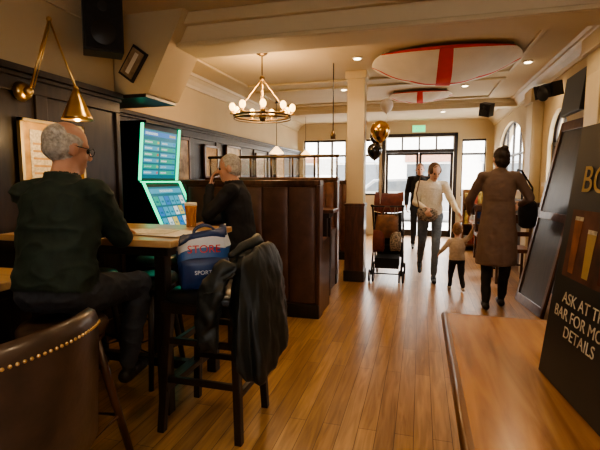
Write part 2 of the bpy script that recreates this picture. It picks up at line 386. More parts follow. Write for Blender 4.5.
# ------------------------------------------------------------------ right foreground table
b = B()
x0, x1, y0, y1, zt = .11, 1.4, .35, 2.12, .76
b.bb(x0 + .028, x1, y0, y1 - .028, zt - .045, zt, 'oak')
b.rings([[V((x0 + .016 + .016 * math.cos(a), y, zt - .024 + .023 * math.sin(a))) for a in [2 * pi * j / 16 for j in range(16)]] for y in (y0, y1)], 'oak_edge')
b.bb(x0 + .016, x0 + .034, y0, y1, zt - .045, zt - .001, 'oak_edge')
b.rings([[V((x, y1 - .016 + .016 * math.cos(a), zt - .024 + .023 * math.sin(a))) for a in [2 * pi * j / 16 for j in range(16)]] for x in (x0 + .016, x1)], 'oak_edge')
b.bb(x0 + .016, x1, y1 - .034, y1 - .016, zt - .045, zt - .001, 'oak_edge')
b.bb(x0 + .1, x1 - .1, y0 + .1, y1 - .1, zt - .13, zt - .045, 'oak_edge')
for lx in (x0 + .14, x1 - .14):
    for ly in (y0 + .14, y1 - .14):
        b.lathe((lx, ly, 0), [(.025, 0), (.03, .05), (.022, .1), (.035, .3), (.04, .5), (.03, .56), (.045, .6), (.045, .68)], 'oak_edge', 14)
b.done('pub_table')

def slab(b, a, e, u, n, t, m): b.hexa([a, a + e, a + e - n * t, a - n * t, a + u, a + e + u, a + e + u - n * t, a + u - n * t], m)
# promo board on table (faces left, leans back)
P1 = V((.39, 1.53, .762)); P0 = V((.455, .98, .762)); up = V((.085, .01, .78))
edge = (P0 - P1); nrm = edge.cross(up).normalized()
if nrm.x > 0: nrm = -nrm
b = B()
slab(b, P1, edge, up, nrm, .012, 'board')
bk = -nrm
mid = P1 + edge * .5 + up * .7 + bk * .012
b.hexa([P1 + edge * .35 + bk * .2, P1 + edge * .65 + bk * .2, P1 + edge * .65 + bk * .21, P1 + edge * .35 + bk * .21, mid - edge * .1, mid + edge * .1, mid + edge * .1 + bk * .01, mid - edge * .1 + bk * .01], 'board')
slab(b, P1 + edge * .08 + up * .42 + nrm * .002, edge * .84, up * .26, nrm, .001, 'posterimg')
for k in range(5):   # printed glasses
    a = P1 + edge * (.13 + .155 * k) + up * .44 + nrm * .004; e_ = edge * .085
    hh = up * (.16 if k % 2 else .20)
    b.hexa([a + edge * .015, a + e_ - edge * .015, a + e_ - edge * .015 - nrm * .001, a + edge * .015 - nrm * .001, a + hh, a + e_ + hh, a + e_ + hh - nrm * .001, a + hh - nrm * .001], ('orangeprint', 'goldtext', 'buggyred', 'orangeprint', 'brownbag')[k])
    slab(b, a + hh, e_, up * .015, nrm, .001, 'news')
pb = b.done('promotional_board')
ex = edge.normalized(); uy = up.normalized(); R = Matrix((ex, uy, nrm)).transposed()
def ptxt(body, size, s_, t_, m, name): text(pb, name, body, size, P1 + edge * s_ + up * t_ + nrm * .003, R, m, .0005)
ptxt('BOX', .11, .33, .79, 'goldtext', 'heading')
ptxt('ASK AT THE\nBAR FOR MORE\nDETAILS', .048, .38, .28, 'news', 'lettering')

# leaning dark board against right wall
b = B()
a = V((1.10, 5.42, .0)); e = V((.10, -.72, 0)); u = V((.38, 0, 2.0)); n = V((-1, 0, .19)).normalized()
slab(b, a, e, u, n, .02, 'blackwood')
for s_, t_, es, us in ((.0, 0, 1, .05), (0, .95, 1, .05), (0, 0, .08, 1), (.92, 0, .08, 1), (0, .48, 1, .04)):
    slab(b, a + e * s_ + u * t_ + n * .012, e * es, u * us, n, .012, 'mahog')
b.done('leaning_panel', bevel=.004)

# ------------------------------------------------------------------ high table (left)
def high_table(name, x0, x1, y0, y1, zt, m='oakx'):
    b = B(); b.bb(x0, x1, y0, y1, zt - .04, zt, m); b.bb(x0 + .06, x1 - .06, y0 + .06, y1 - .06, zt - .10, zt - .04, 'blackwood')
    for lx in (x0 + .12, x1 - .12):
        for ly in (y0 + .1, y1 - .1): b.box((lx, ly, (zt - .05) / 2), (.07, .07, zt - .05), 'blackwood')
        b.bb(lx - .03, lx + .03, y0 + .1, y1 - .1, .14, .2, 'blackwood')
    b.bb(x0 + .12, x1 - .12, (y0 + y1) / 2 - .03, (y0 + y1) / 2 + .03, .14, .2, 'blackwood')
    return b.done(name, bevel=.006)
high_table('high_table', -2.5, -1.30, 2.06, 2.86, 1.05)
high_table('side_table', -2.53, -1.88, 1.36, 1.84, .9)
b = B()
for i, (x, y, r, w, h) in enumerate(((-1.75, 2.36, .3, .42, .3), (-1.52, 2.35, -.15, .4, .29), (-1.62, 2.34, .12, .3, .21))):
    b.box((x, y, 1.053 + i * .004), (w, h, .003), 'news' if i != 1 else 'paper', rot=(0, 0, r))
b.done('newspaper')
b = B(); c = (-1.56, 2.74, 1.05)
b.lathe(c, [(.032, 0), (.034, .01), (.036, .09), (.043, .15)], 'glassbeer', 20); b.lathe((c[0], c[1], c[2] + .15), [(.043, 0), (.044, .018), (.04, .024)], 'foam', 20)
b.lathe(c, [(.034, 0), (.036, .004), (.036, .01), (.034, .012)], 'frosted'); b.done('beer_glass')

# ------------------------------------------------------------------ bar stools
def stool(name, x, y, h=.75, legm='blackwood', topm='seatblk', r=.17, spread=.2, rot=.4):
    b = B()
    b.lathe((x, y, 0), [(r - .02, h - .06), (r, h - .05), (r + .004, h - .02), (r - .01, h), (r - .06, h + .008), (.01, h + .01)], topm, 28)
    b.lathe((x, y, 0), [(r - .03, h - .09), (r - .015, h - .085), (r - .015, h - .06), (r - .03, h - .055)], legm, 28)
    ft = []
    for k in range(4):
        a = rot + k * pi / 2; d = V((math.cos(a), math.sin(a), 0))
        p0 = V((x, y, 0)) + d * spread; p1 = V((x, y, h - .08)) + d * (r - .06)
        b.cyl(p0, p1, .017, legm, .022, 10); ft.append(p0.lerp(p1, .36))
    b.tube(ft, .011, legm, 8, closed=True)
    return b.done(name)
stool('bar_stool', -2.10, 3.12, topm='seat_screenlit'); stool('bar_stool', -1.75, 2.55, .74, topm='seat_screenlit', r=.16)
stool('bar_stool', -2.2, 2.5, .74, topm='seat_screenlit', r=.16)
stool('bar_stool', -1.60, 3.45, .74)
stool('bar_stool', -1.51, 1.52, .76, 'mahog', 'leather_d', .18, .27, .95)
stool('bar_stool', -2.35, 1.0, .72)

# ------------------------------------------------------------------ bar chair with coat and bag
b = B(); sx0, sx1, sy0, sy1 = -1.34, -.88, 1.98, 2.38
for lx, tx in ((sx0, sx0 + .05), (sx1, sx1 - .03)):
    for ly, ty in ((sy0, sy0 + .04), (sy1, sy1 - .04)):
        b.hexa([(lx - .02, ly - .02, 0), (lx + .02, ly - .02, 0), (lx + .02, ly + .02, 0), (lx - .02, ly + .02, 0),
                (tx - .022, ty - .022, .72), (tx + .022, ty - .022, .72), (tx + .022, ty + .022, .72), (tx - .022, ty + .022, .72)], 'blackwood')
for z, k in ((.28, .4), (.5, .6)):
    b.bb(sx0 + .02, sx1 - .02, sy0 + .01, sy0 + .035, z, z + .035, 'blackwood'); b.bb(sx0 + .02, sx1 - .02, sy1 - .035, sy1 - .01, z, z + .035, 'blackwood')
    b.bb(sx0 + .01, sx0 + .04, sy0, sy1, z - .05, z - .015, 'blackwood'); b.bb(sx1 - .03, sx1, sy0, sy1, z - .05, z - .015, 'blackwood')
b.bb(sx0 + .01, sx1, sy0 + .01, sy1 - .01, .67, .73, 'blackwood')
b.rings([[V((-1.11 + w * math.copysign(abs(math.cos(a)) ** .5, math.cos(a)), 2.18 + .92 * w * math.copysign(abs(math.sin(a)) ** .5, math.sin(a)), z)) for a in [2 * pi * j / 28 for j in range(28)]] for z, w in ((.72, .20), (.735, .225), (.765, .225), (.785, .2), (.79, .1))], 'seatblk')
for y in (sy0 + .04, sy1 - .04): b.cyl((sx1 - .03, y, .7), (sx1 + .03, y, 1.0), .018, 'blackwood')
b.bb(sx1 - .0, sx1 + .03, sy0 + .02, sy1 - .02, .86, 1.0, 'seatblk')
b.done('bar_chair', bevel=.004)

# jacket draped over the chair back
def drape(name):
    b = B(); n = 120; rr = []
    c = V((-.85, 2.19, 0))
    lv = [(1.045, .015, .10), (1.05, .035, .17), (1.03, .06, .215), (.985, .078, .24), (.93, .09, .25), (.87, .098, .258), (.81, .105, .265), (.75, .11, .27), (.69, .115, .275), (.63, .12, .28), (.57, .124, .283), (.51, .126, .283), (.455, .126, .28), (.43, .118, .272)]
    def ridge(v): return 1 - abs(2 * ((v / (2 * pi)) % 1) - 1) * 1.0
    for i, (z, ax, ay) in enumerate(lv):
        t = i / (len(lv) - 1); ring = []
        for j in range(n):
            a = 2 * pi * j / n
            fold = (ridge(a * 7 + 1.3 + t * 1.4 + .8 * math.sin(t * 4 + a)) ** 1.6 - .4) * .9 + .35 * (ridge(a * 13 + .4 - t * 3) - .5) * t
            f = 1 + (.05 + .17 * t) * fold + .10 * noise.noise(V((math.cos(a) * 2.4, math.sin(a) * 2.4, z * 7)))
            x = ax * math.cos(a) * f; y = ay * math.sin(a) * f
            zz = z + (t ** 3) * (.07 * math.sin(a * 2 + .8) + .05 * math.sin(a - 1.2)) - (0.05 * (abs(math.sin(a)) ** 2) * (1 - t) ** 2)
            ring.append(c + V((x + .03 * t, y, zz)))
        rr.append(ring)
    b.rings(rr, 'coatnylon', True, True, True)
    # collar
    b.tube([(-.93, 1.99, .985), (-.885, 2.06, 1.04), (-.86, 2.19, 1.052), (-.88, 2.3, 1.04), (-.92, 2.38, .985)], [.02, .03, .035, .03, .02], 'coatnylon', 12)
    # near sleeve, flattened and creased
    pts = [(-.92, 2.0, .97), (-.96, 1.955, .90), (-.995, 1.93, .82), (-1.015, 1.925, .73), (-1.03, 1.93, .64), (-1.03, 1.935, .56), (-1.02, 1.945, .49)]
    rad = [.045, .058, .060, .054, .056, .048, .042]; rr = []
    for k in range(len(pts) - 1):
        for q in range(5):
            p = V(pts[k]).lerp(V(pts[k + 1]), q / 5); r = rad[k] + (rad[k + 1] - rad[k]) * q / 5
            rr.append([p + V((r * 1.15 * math.cos(a) * (1 + .14 * math.sin(3 * a + k * 1.7 + q * .5)), r * .72 * math.sin(a) * (1 + .14 * math.sin(3 * a + k * 1.7)), .018 * math.sin(a * 2 + k * 2.1))) for a in [2 * pi * j / 24 for j in range(24)]])
    b.rings(rr, 'coatnylon')
    ob = b.done(name, subsurf=1)
    tx = bpy.data.textures.new('creases', 'CLOUDS'); tx.noise_scale = .07; tx.noise_depth = 2
    d = ob.modifiers.new('creases', 'DISPLACE'); d.texture = tx; d.strength = .035; d.mid_level = .5; d.texture_coords = 'LOCAL'
    return ob
drape('draped_jacket')

# carrier bag on seat
b = B(); c = V((-1.145, 2.13, .795)); th = .55; Rz = Matrix.Rotation(th, 3, 'Z'); n = 48; rr = []
prof = ((0, .11, .07), (.01, .125, .085), (.07, .132, .10), (.13, .136, .102), (.17, .137, .10), (.22, .135, .092), (.27, .13, .07), (.30, .125, .04))
for i, (z, w, d) in enumerate(prof):
    ring = []
    for j in range(n):
        a = 2 * pi * j / n; cc = math.copysign(abs(math.cos(a)) ** .55, math.cos(a)); ss = math.copysign(abs(math.sin(a)) ** .55, math.sin(a))
        wob = 1 + .16 * noise.noise(V((cc * 4, ss * 4, z * 16)))
        ring.append(c + Rz @ V((w * cc * wob, d * ss * wob, z + .016 * math.sin(3 * a + .5) * (z / .3) + .03 * cc * (z / .3) ** 2)))
    rr.append(ring)
b.rings(rr[:5], 'blue'); b.rings(rr[4:6], 'lightblue', caps=False); b.rings(rr[5:7], 'whitebag', caps=False); b.rings(rr[6:], 'blue')
for s_ in (-1, 1):
    b.tube([c + Rz @ V((.06 * math.cos(t) + .01, .03 * s_, .29 + .05 * math.sin(t))) for t in [pi * k / 10 for k in range(11)]], .006, 'blue', 8)
bag = b.done('carrier_bag')
Rt = Rz @ Euler((pi / 2 - .12, 0, 0)).to_matrix()
text(bag, 'logo', 'STORE', .058, c + Rz @ V((.0, -.102, .222)), Rt, 'red', .003)
text(bag, 'small_lettering', 'SPORTS', .030, c + Rz @ V((.0, -.118, .10)), Rt, 'whitebag', .002)

# ------------------------------------------------------------------ near studded bar chair
b = B(); n = 24; cx, cy = -.95, .73
prof = [(.215, .70), (.232, .72), (.238, .85), (.244, .98), (.246, 1.03), (.238, 1.055), (.222, 1.065), (.20, 1.055), (.188, 1.03), (.18, .9), (.175, .72), (.19, .70)]
rr = []
for j in range(n + 1):
    a = -1.3 + 2.6 * j / n; dz = -.05 * (abs(a) / 1.3) ** 3
    rr.append([V((cx + r * math.cos(a) * .85, cy + r * math.sin(a) * 1.1, z + (dz if z > .9 else 0))) for r, z in prof])
b.rings(rr, 'leather_d', True, True, True)
for j in range(50):
    a = -1.28 + 2.56 * j / 49; dz = -.05 * (abs(a) / 1.3) ** 3
    b.ell((cx + .246 * math.cos(a) * .85, cy + .246 * math.sin(a) * 1.1, 1.022 + dz), .0042, 'brass', 8, 6)
b.rings([[V((cx - .03 + w * math.cos(2 * pi * j / 28), cy + w * math.sin(2 * pi * j / 28), z)) for j in range(28)] for z, w in ((.62, .19), (.64, .215), (.70, .22), (.73, .2), (.735, .1))], 'leather_d')
for sx in (-1, 1):
    for sy in (-1, 1): b.cyl((cx - .02 + sx * .21, cy + sy * .2, 0), (cx - .02 + sx * .15, cy + sy * .15, .64), .018, 'blackwood', .024)
b.tube([(cx - .02 + sx * .19, cy + sy * .18, .25) for sx, sy in ((-1, -1), (1, -1), (1, 1), (-1, 1))], .012, 'blackwood', 8, True)
b.done('studded_bar_chair')

# ------------------------------------------------------------------ booths
def booth_back(name, y, x0, x1, H, facing, tuft='leather', flute=.11):
    b = B(); b.bb(x0, x1, y, y + .12, 0, H - .04, 'mahog')
    n = max(1, int((x1 - x0 - .06) / flute))
    w = (x1 - x0 - .06) / n
    for i in range(n):
        xx = x0 + .03 + w * (i + .5)
        for yy in (y - .006, y + .126):
            b.rings([[V((xx + w * .49 * math.copysign(abs(math.cos(a)) ** .7, math.cos(a)), yy + .018 * math.sin(a), z)) for a in [2 * pi * j / 16 for j in range(16)]] for z in (.16, H - .07)], tuft)
    b.bb(x0 - .01, x1 + .015, y - .02, y + .14, H - .05, H, 'mahog'); b.bb(x1 - .02, x1 + .012, y - .015, y + .135, 0, H - .05, 'mahog')
    b.bb(x0, x1 + .01, y - .03, y + .15, 0, .14, 'blackwood')
    s = 1 if facing > 0 else -1; ya = y + .12 if s > 0 else y - .42
    b.bb(x0, x1 - .02, ya, ya + .42, 0, .62, 'mahog')
    b.bb(x0, x1, ya + .0, ya + .42, .62, .76, 'leather'); b.bb(x1 - .03, x1 + .0, ya, ya + .42, .0, .76, 'mahog')
    return b.done(name, bevel=.012)
booth_back('booth_bench', 4.12, -2.40, -.95, 1.38, 1, 'panel_lth', .24)
booth_back('booth_bench', 5.62, -2.95, -1.06, 1.42, -1)
booth_back('booth_bench', 7.4, -2.95, -1.05, 1.38, 1)
high_table('booth_table', -2.7, -.93, 4.74, 5.12, 1.05, 'mahog')
b = B()
for i in range(7):
    x = -2.9 + i * .305; b.cyl((x, 5.68, 1.42), (x, 5.68, 1.70), .013, 'bronze')
b.cyl((-2.93, 5.68, 1.70), (-1.04, 5.68, 1.70), .02, 'bronze')
b.bb(-2.9, -1.08, 5.676, 5.684, 1.45, 1.66, 'frosted'); b.done('booth_screen_rail')

# ------------------------------------------------------------------ gaming machine w/ two screens
b = B(); ya, yb = 3.88, 4.58; XM = XL + .06
b.bb(XM, -2.72, ya, yb, 0, .74, 'black')
b.hexa([(XM, ya, .74), (-2.48, ya, .74), (-2.48, yb, .74), (XM, yb, .74), (XM, ya, 1.36), (-2.76, ya, 1.36), (-2.76, yb, 1.36), (XM, yb, 1.36)], 'black')
b.hexa([(XM, ya, 1.36), (-2.80, ya, 1.36), (-2.80, yb, 1.36), (XM, yb, 1.36), (XM, ya, 1.96), (-2.74, ya, 1.96), (-2.74, yb, 1.96), (XM, yb, 1.96)], 'black')
def screen(o, e, u, n, layout):
    slab(b, o, e, u, n, .004, 'screen_teal')
    for (s0, s1, t0, t1, m) in layout:
        slab(b, o + e * s0 + u * t0 + n * .0015, e * (s1 - s0), u * (t1 - t0), n, .001, m)
lay1 = [(.03, .97, .87, .97, 'screen_blue'), (.06, .40, .895, .945, 'screen_white'), (.75, .94, .895, .945, 'screen_yellow')]
for r in range(6):
    t0 = .08 + r * .125
    lay1 += [(.04, .46, t0, t0 + .085, 'screen_green' if r % 2 else 'screen_cyan'), (.06, .26, t0 + .025, t0 + .06, 'screen_white'), (.40, .45, t0 + .02, t0 + .065, 'screen_yellow' if r % 3 else 'screen_red'),
             (.50, .96, t0, t0 + .085, 'screen_cyan' if r % 2 else 'screen_green'), (.53, .70, t0 + .025, t0 + .06, 'screen_white'), (.88, .94, t0 + .02, t0 + .065, 'screen_blue')]
lay2 = [(.03, .97, .86, .96, 'screen_cyan'), (.3, .7, .885, .935, 'screen_white'), (.03, .97, .04, .13, 'screen_blue')]
for r in range(3):
    for q in range(6):
        s0 = .05 + q * .153; t0 = .18 + r * .22
        mm = ['screen_cyan', 'screen_green', 'screen_white', 'screen_cyan', 'screen_yellow', 'screen_blue', 'screen_blue', 'screen_cyan', 'screen_white'][(r * 5 + q * 2) % 9]
        lay2 += [(s0, s0 + .128, t0, t0 + .18, mm), (s0 + .03, s0 + .10, t0 + .05, t0 + .09, 'screen_teal')]
screen(V((-2.792, ya + .03, 1.40)), V((0, yb - ya - .06, 0)), V((.05, 0, .51)), V((1, 0, -.1)).normalized(), lay1)
screen(V((-2.498, ya + .03, .80)), V((0, yb - ya - .06, 0)), V((-.232, 0, .51)), V((1, 0, .455)).normalized(), lay2)
for y in (ya, yb):
    b.hexa([(-2.80, y - .010, 1.38), (-2.775, y - .010, 1.38), (-2.775, y + .010, 1.38), (-2.80, y + .010, 1.38), (-2.745, y - .010, 1.96), (-2.72, y - .010, 1.96), (-2.72, y + .010, 1.96), (-2.745, y + .010, 1.96)], 'edgeglow')
    b.hexa([(-2.48, y - .010, .76), (-2.455, y - .010, .76), (-2.455, y + .010, .76), (-2.48, y + .010, .76), (-2.76, y - .010, 1.36), (-2.735, y - .010, 1.36), (-2.735, y + .010, 1.36), (-2.76, y + .010, 1.36)], 'edgeglow')
b.bb(-2.785, -2.735, ya, yb, 1.354, 1.37, 'edgeglow')
b.bb(XM, -2.68, ya - .01, yb + .01, 1.96, 1.985, 'black')
b.bb(-2.75, -2.44, ya + .02, yb - .02, .72, .75, 'steel')
b.done('gaming_machine')

# ------------------------------------------------------------------ pictures
def picture(name, x, y0, y1, z0, z1, inner, fr='mahog', t=.04, extra=None):
    b = B(); b.bb(x, x + .015, y0 + t * .5, y1 - t * .5, z0 + t * .5, z1 - t * .5, inner)
    b.bb(x, x + .03, y0, y0 + t, z0, z1, fr); b.bb(x, x + .03, y1 - t, y1, z0, z1, fr); b.bb(x, x + .03, y0, y1, z0, z0 + t, fr); b.bb(x, x + .03, y0, y1, z1 - t, z1, fr)
    if extra: extra(b)
    return b.done(name, bevel=.004)
def sheets(b):
    for ys in (2.36, 2.59):
        b.bb(-2.538, -2.534, ys, ys + .18, 1.36, 1.72, 'news')
        for k in range(5): b.bb(-2.534, -2.533, ys + .02, ys + .16, 1.42 + k * .05, 1.435 + k * .05, 'notice')
picture('framed_notice', -2.553, 2.28, 2.84, 1.30, 1.79, 'notice', 'brass', .022, sheets)
for i, (y0, y1, z0, z1, m_) in enumerate(((4.85, 5.35, 1.35, 1.95, 'pict'), (5.75, 6.2, 1.4, 1.9, 'notice'), (6.5, 7.1, 1.35, 1.95, 'pict'), (7.8, 8.3, 1.4, 1.9, 'pict'), (9.0, 9.6, 1.35, 1.95, 'notice'))):
    picture('framed_picture', XL + .046, y0, y1, z0, z1, m_)
b = B(); cp = V((-2.42, 3.34, 2.38))
b.box(cp, (.16, .03, .28), 'black', rot=(0, .62, 0)); b.box(cp + V((0, -.018, 0)), (.13, .004, .24), 'pict', rot=(0, .62, 0)); b.box(cp + V((0, -.021, 0)), (.04, .004, .19), 'paper', rot=(0, .62, 0))
b.done('framed_plaque', bevel=.004)

def speaker(name, c, size, rot):
    b = B(); R = Euler(rot).to_matrix().to_4x4(); b.M = Matrix.Translation(c) @ R
    sx, sy, sz = size
    b.box((0, 0, 0), size, 'black'); b.box((0, -sy / 2 - .006, 0), (sx * .9, .012, sz * .92), 'blackcloth')
    b.cyl((0, -sy / 2 - .014, -sz * .18), (0, -sy / 2 - .004, -sz * .18), sx * .32, 'black', seg=24); b.cyl((0, -sy / 2 - .014, sz * .27), (0, -sy / 2 - .004, sz * .27), sx * .14, 'black', seg=16)
    b.cyl((0, sy / 2 + .07, .0), (0, sy / 2, 0), .015, 'black'); b.box((0, sy / 2 + .07, 0), (.06, .02, .1), 'black')
    return b.done(name, bevel=.008)
speaker('wall_speaker', (-2.40, 2.95, 2.56), (.28, .2, .42), (0, 0, .75))
speaker('wall_speaker', (1.40, 5.75, 2.42), (.26, .16, .16), (.25, 0, -1.0))
speaker('wall_speaker', (.98, 7.6, 2.50), (.18, .14, .2), (.3, .25, -.6))
b = B(); b.box((1.46, 5.0, 2.24), (.05, .6, .40), 'black', rot=(0, .12, 0)); b.cyl((1.48, 5.0, 2.34), (1.6, 5.0, 2.36), .02, 'black'); b.cyl((1.48, 5.0, 2.1), (1.6, 5.0, 2.12), .02, 'black'); b.done('wall_television', bevel=.006)

# ------------------------------------------------------------------ brass swing lamp
b = B()
base = V((-2.55, 2.33, 1.96))
b.cyl(base, base + V((.04, 0, 0)), .065, 'brass', .05, 24); b.ell(base + V((.06, 0, 0)), .03, 'brass')
t1 = V((-2.40, 2.44, 2.44)); t2 = V((-2.16, 2.38, 1.97))
b.tube([base + V((.07, 0, 0)), t1], .008, 'brass'); b.tube([base + V((.09, .015, .02)), t1 + V((.02, 0, 0))], .004, 'brass')
b.ell(t1, .018, 'brass'); b.tube([t1, t2], .007, 'brass'); b.ell(t2, .016, 'brass')
b.lathe(t2 + V((0, 0, -.2)), [(.095, 0), (.088, .02), (.055, .10), (.028, .16), (.015, .2)], 'brass', 28)
b.ell(t2 + V((0, 0, -.17)), (.035, .035, .04), 'shade'); b.done('swing_arm_lamp')

# ------------------------------------------------------------------ chandelier
b = B(); cc = V((-1.75, 4.72, 2.10)); Rr_ = .32
b.tube([cc + V((Rr_ * math.cos(2 * pi * k / 40), Rr_ * math.sin(2 * pi * k / 40), 0)) for k in range(40)], .012, 'bronze', 8, True)
b.tube([cc + V((Rr_ * math.cos(2 * pi * k / 40), Rr_ * math.sin(2 * pi * k / 40), -.03)) for k in range(40)], .007, 'bronze', 8, True)
hub = cc + V((0, 0, .42))
for k in range(4):
    a = k * pi / 2 + .3; d = V((math.cos(a), math.sin(a), 0)); p0 = cc + d * Rr_
    pts = [p0.lerp(hub, i / 12) + V((.004 * (-1) ** i, 0, 0)) for i in range(13)]
    b.tube(pts, .006, 'brass', 6); b.tube([cc - d * Rr_, cc + d * Rr_], .007, 'bronze', 6)
b.cyl(hub, V((hub.x, hub.y, 2.77)), .007, 'bronze'); b.ell(hub, .03, 'bronze'); b.lathe((cc.x, cc.y, 2.76), [(.02, 0), (.06, .02), (.065, .04)], 'bronze')
b.ell(cc, (.04, .04, .06), 'bronze')
for k in range(9):
    a = 2 * pi * k / 9 + .2; p = cc + V((math.cos(a), math.sin(a), 0)) * (Rr_ + .02)
    b.lathe(p, [(.026, .01), (.03, .02), (.012, .025), (.012, .05)], 'brass', 12); b.ell(p + V((0, 0, .09)), (.034, .034, .045), 'bulb', 14, 8)
b.done('chandelier')

def pendant(name, x, y, z, r=.1):
    b = B(); b.cyl((x, y, z + .1), (x, y, 2.78), .005, 'black'); b.lathe((x, y, z), [(r, 0), (r * .9, .03), (r * .4, .1), (.02, .13)], 'shade', 20); b.lathe((x, y, 2.76), [(.03, 0), (.04, .035)], 'black'); b.done(name)
pendant('pendant_lamp', -2.55, 7.6, 1.86, .13); pendant('pendant_lamp', -2.45, 9.3, 1.9, .13)
b = B(); b.cyl((-1.05, 5.3, 1.95), (-1.05, 5.3, 2.78), .006, 'black'); b.lathe((-1.05, 5.3, 1.88), [(.03, 0), (.035, .05), (.015, .1)], 'bronze'); b.done('pendant_cord')
dl = [(-2.2, .7), (-.6, .5), (.9, 1.0), (-1.2, 2.7), (.5, 2.8), (.9, 4.3), (-1.2, 6.9), (.6, 7.1), (-1.4, 9.4), (.4, 9.6), (-.75, 5.2), (1.2, 5.9)]
for x, y in dl:
    b = B(); b.lathe((x, y, 2.785), [(.055, .0), (.06, .004), (.06, .014)], 'white', 24); b.lathe((x, y, 2.780), [(.04, 0), (.042, .006)], 'downl', 20); b.done('ceiling_downlight')

b = B(); b.bb(-.28, .02, 2.95, 3.06, 2.62, 2.70, 'white'); b.bb(-.26, 0, 2.94, 2.952, 2.63, 2.69, 'exitg')
for x in (-.22, -.04): b.cyl((x, 3.0, 2.68), (x, 3.0, 2.8), .006, 'steel')
b.done('emergency_exit_light', bevel=.006)
b = B(); b.bb(-.22, .06, YF - .05, YF - .005, 2.54, 2.68, 'exitg'); b.bb(-.24, .08, YF - .04, YF - .002, 2.52, 2.7, 'white'); ex_ = b.done('exit_sign')
text(ex_, 'lettering', 'EXIT', .1, V((-.08, YF - .054, 2.61)), Euler((pi / 2, 0, 0)).to_matrix(), 'paper')

# ------------------------------------------------------------------ flags on ceiling
def flag(name, cx, cy, w, h, sag):
    b = B(); nx, ny = 60, 40; z0 = 2.76
    vs = []; W = []; Rd = []
    for j in range(ny + 1):
        for i in range(nx + 1):
            u = 2 * i / nx - 1; v = 2 * j / ny - 1
            X = u * math.sqrt(1 - v * v * .35); Y = v * math.sqrt(1 - u * u * .42)
            z = z0 - sag * (1 - u * u) * (1 - v * v) - .012 * abs(math.sin(u * 7 + v * 3)) * (1 - v * v)
            vs.append(V((cx + X * w / 2, cy + Y * h / 2, z)))
    for j in range(ny):
        for i in range(nx):
            u = 2 * (i + .5) / nx - 1; v = 2 * (j + .5) / ny - 1
            f = (j * (nx + 1) + i, j * (nx + 1) + i + 1, (j + 1) * (nx + 1) + i + 1, (j + 1) * (nx + 1) + i)
            (Rd if (abs(u) < .09 or abs(v) < .07 or j == 0) else W).append(f)
    b.add(vs, W, 'flagw', True)
    k = b.mid(M['flagr'])
    for f in Rd: b.f.append(list(f)); b.mi.append(k); b.sm.append(True)
    for x, y in ((-.40, -.34), (.40, -.34), (-.40, .34), (.40, .34)): b.cyl((cx + x * w, cy + y * h, 2.74), (cx + x * w, cy + y * h, 2.8), .003, 'steel')
    ob = b.done(name); s_ = ob.modifiers.new('solid', 'SOLIDIFY'); s_.thickness = .004; return ob
flag('ceiling_flag', .22, 5.52, 1.66, 1.35, .24); flag('ceiling_flag', -.05, 7.55, 1.0, .8, .10)

# ------------------------------------------------------------------ pushchair, balloons
b = B(); ex0, ey0 = -.42, 6.15
for sx in (-1, 1):
    X = ex0 + sx * .2
    b.tube([(X, ey0 + .34, .10), (X, ey0 + .1, .55), (X, ey0 - .18, .98), (X, ey0 - .26, 1.04)], .013, 'black')
    b.tube([(X, ey0 - .28, .10), (X, ey0 + .0, .45), (X, ey0 + .16, .66)], .012, 'black')
    b.tube([(X, ey0 + .1, .55), (X, ey0 + .22, .72), (X, ey0 + .12, .78), (X, ey0 - .02, .74)], .011, 'black')
    for wy in (-.28, .34):
        for dx in (-.025, .025):
            b.tube([(X + dx, ey0 + wy + .075 * math.cos(t), .086 + .075 * math.sin(t)) for t in [2 * pi * q / 20 for q in range(20)]], .011, 'rubber', 8, True)
            b.cyl((X + dx - .006, ey0 + wy, .086), (X + dx + .006, ey0 + wy, .086), .045, 'steel')
    b.cyl((X - .01, ey0 - .26, 1.04), (X + .01, ey0 - .31, 1.04), .018, 'rubber')
b.tube([(ex0 - .2, ey0 - .24, 1.03), (ex0 + .2, ey0 - .24, 1.03)], .011, 'black'); b.tube([(ex0 - .2, ey0 + .02, .47), (ex0 + .2, ey0 + .02, .47)], .01, 'black'); b.tube([(ex0 - .2, ey0 - .28, .12), (ex0 + .2, ey0 - .28, .12)], .009, 'black')
def cloth(pts, m, w=.185):
    rr = [[V((ex0 + w * s_ * .5, ey0 + y, z - (.02 if abs(s_) < 1.5 else 0))) for s_ in (-2, -1, 0, 1, 2)] for y, z in pts]
    b.rings(rr, m, False, False, True)
cloth([(-.14, .95), (-.06, .8), (.02, .6), (.05, .50), (.15, .46), (.28, .48), (.34, .38), (.36, .25)], 'blackcloth')
cloth([(-.13, .96), (-.15, 1.08), (-.08, 1.18), (.05, 1.22), (.18, 1.17), (.26, 1.08)], 'buggyred', .19)
b.bb(ex0 - .16, ex0 + .16, ey0 - .22, ey0 + .16, .18, .32, 'blackcloth')
def tote(x, z0, z1, w, m, y=ey0 - .33):
    rr = []
    for z, f, d in ((z0, .8, .04), (z0 + .03, .98, .06), ((z0 + z1) / 2, 1, .07), (z1 - .02, .9, .04), (z1, .88, .02)):
        rr.append([V((x + w * f * math.copysign(abs(math.cos(a)) ** .6, math.cos(a)), y + d * math.copysign(abs(math.sin(a)) ** .6, math.sin(a)), z + .012 * math.sin(3 * a))) for a in [2 * pi * j / 20 for j in range(20)]])
    b.rings(rr, m); b.tube([(x - w * .5, y, z1 - .01), (x - w * .2, y + .03, 1.03), (x + w * .2, y + .03, 1.03), (x + w * .5, y, z1 - .01)], .006, m, 6)
tote(ex0 + .0, .62, .92, .15, 'brownbag'); tote(ex0 - .10, .44, .72, .08, 'buggyred', ey0 - .36); tote(ex0 + .12, .46, .70, .075, 'leopard', ey0 - .36)
b.done('pushchair')
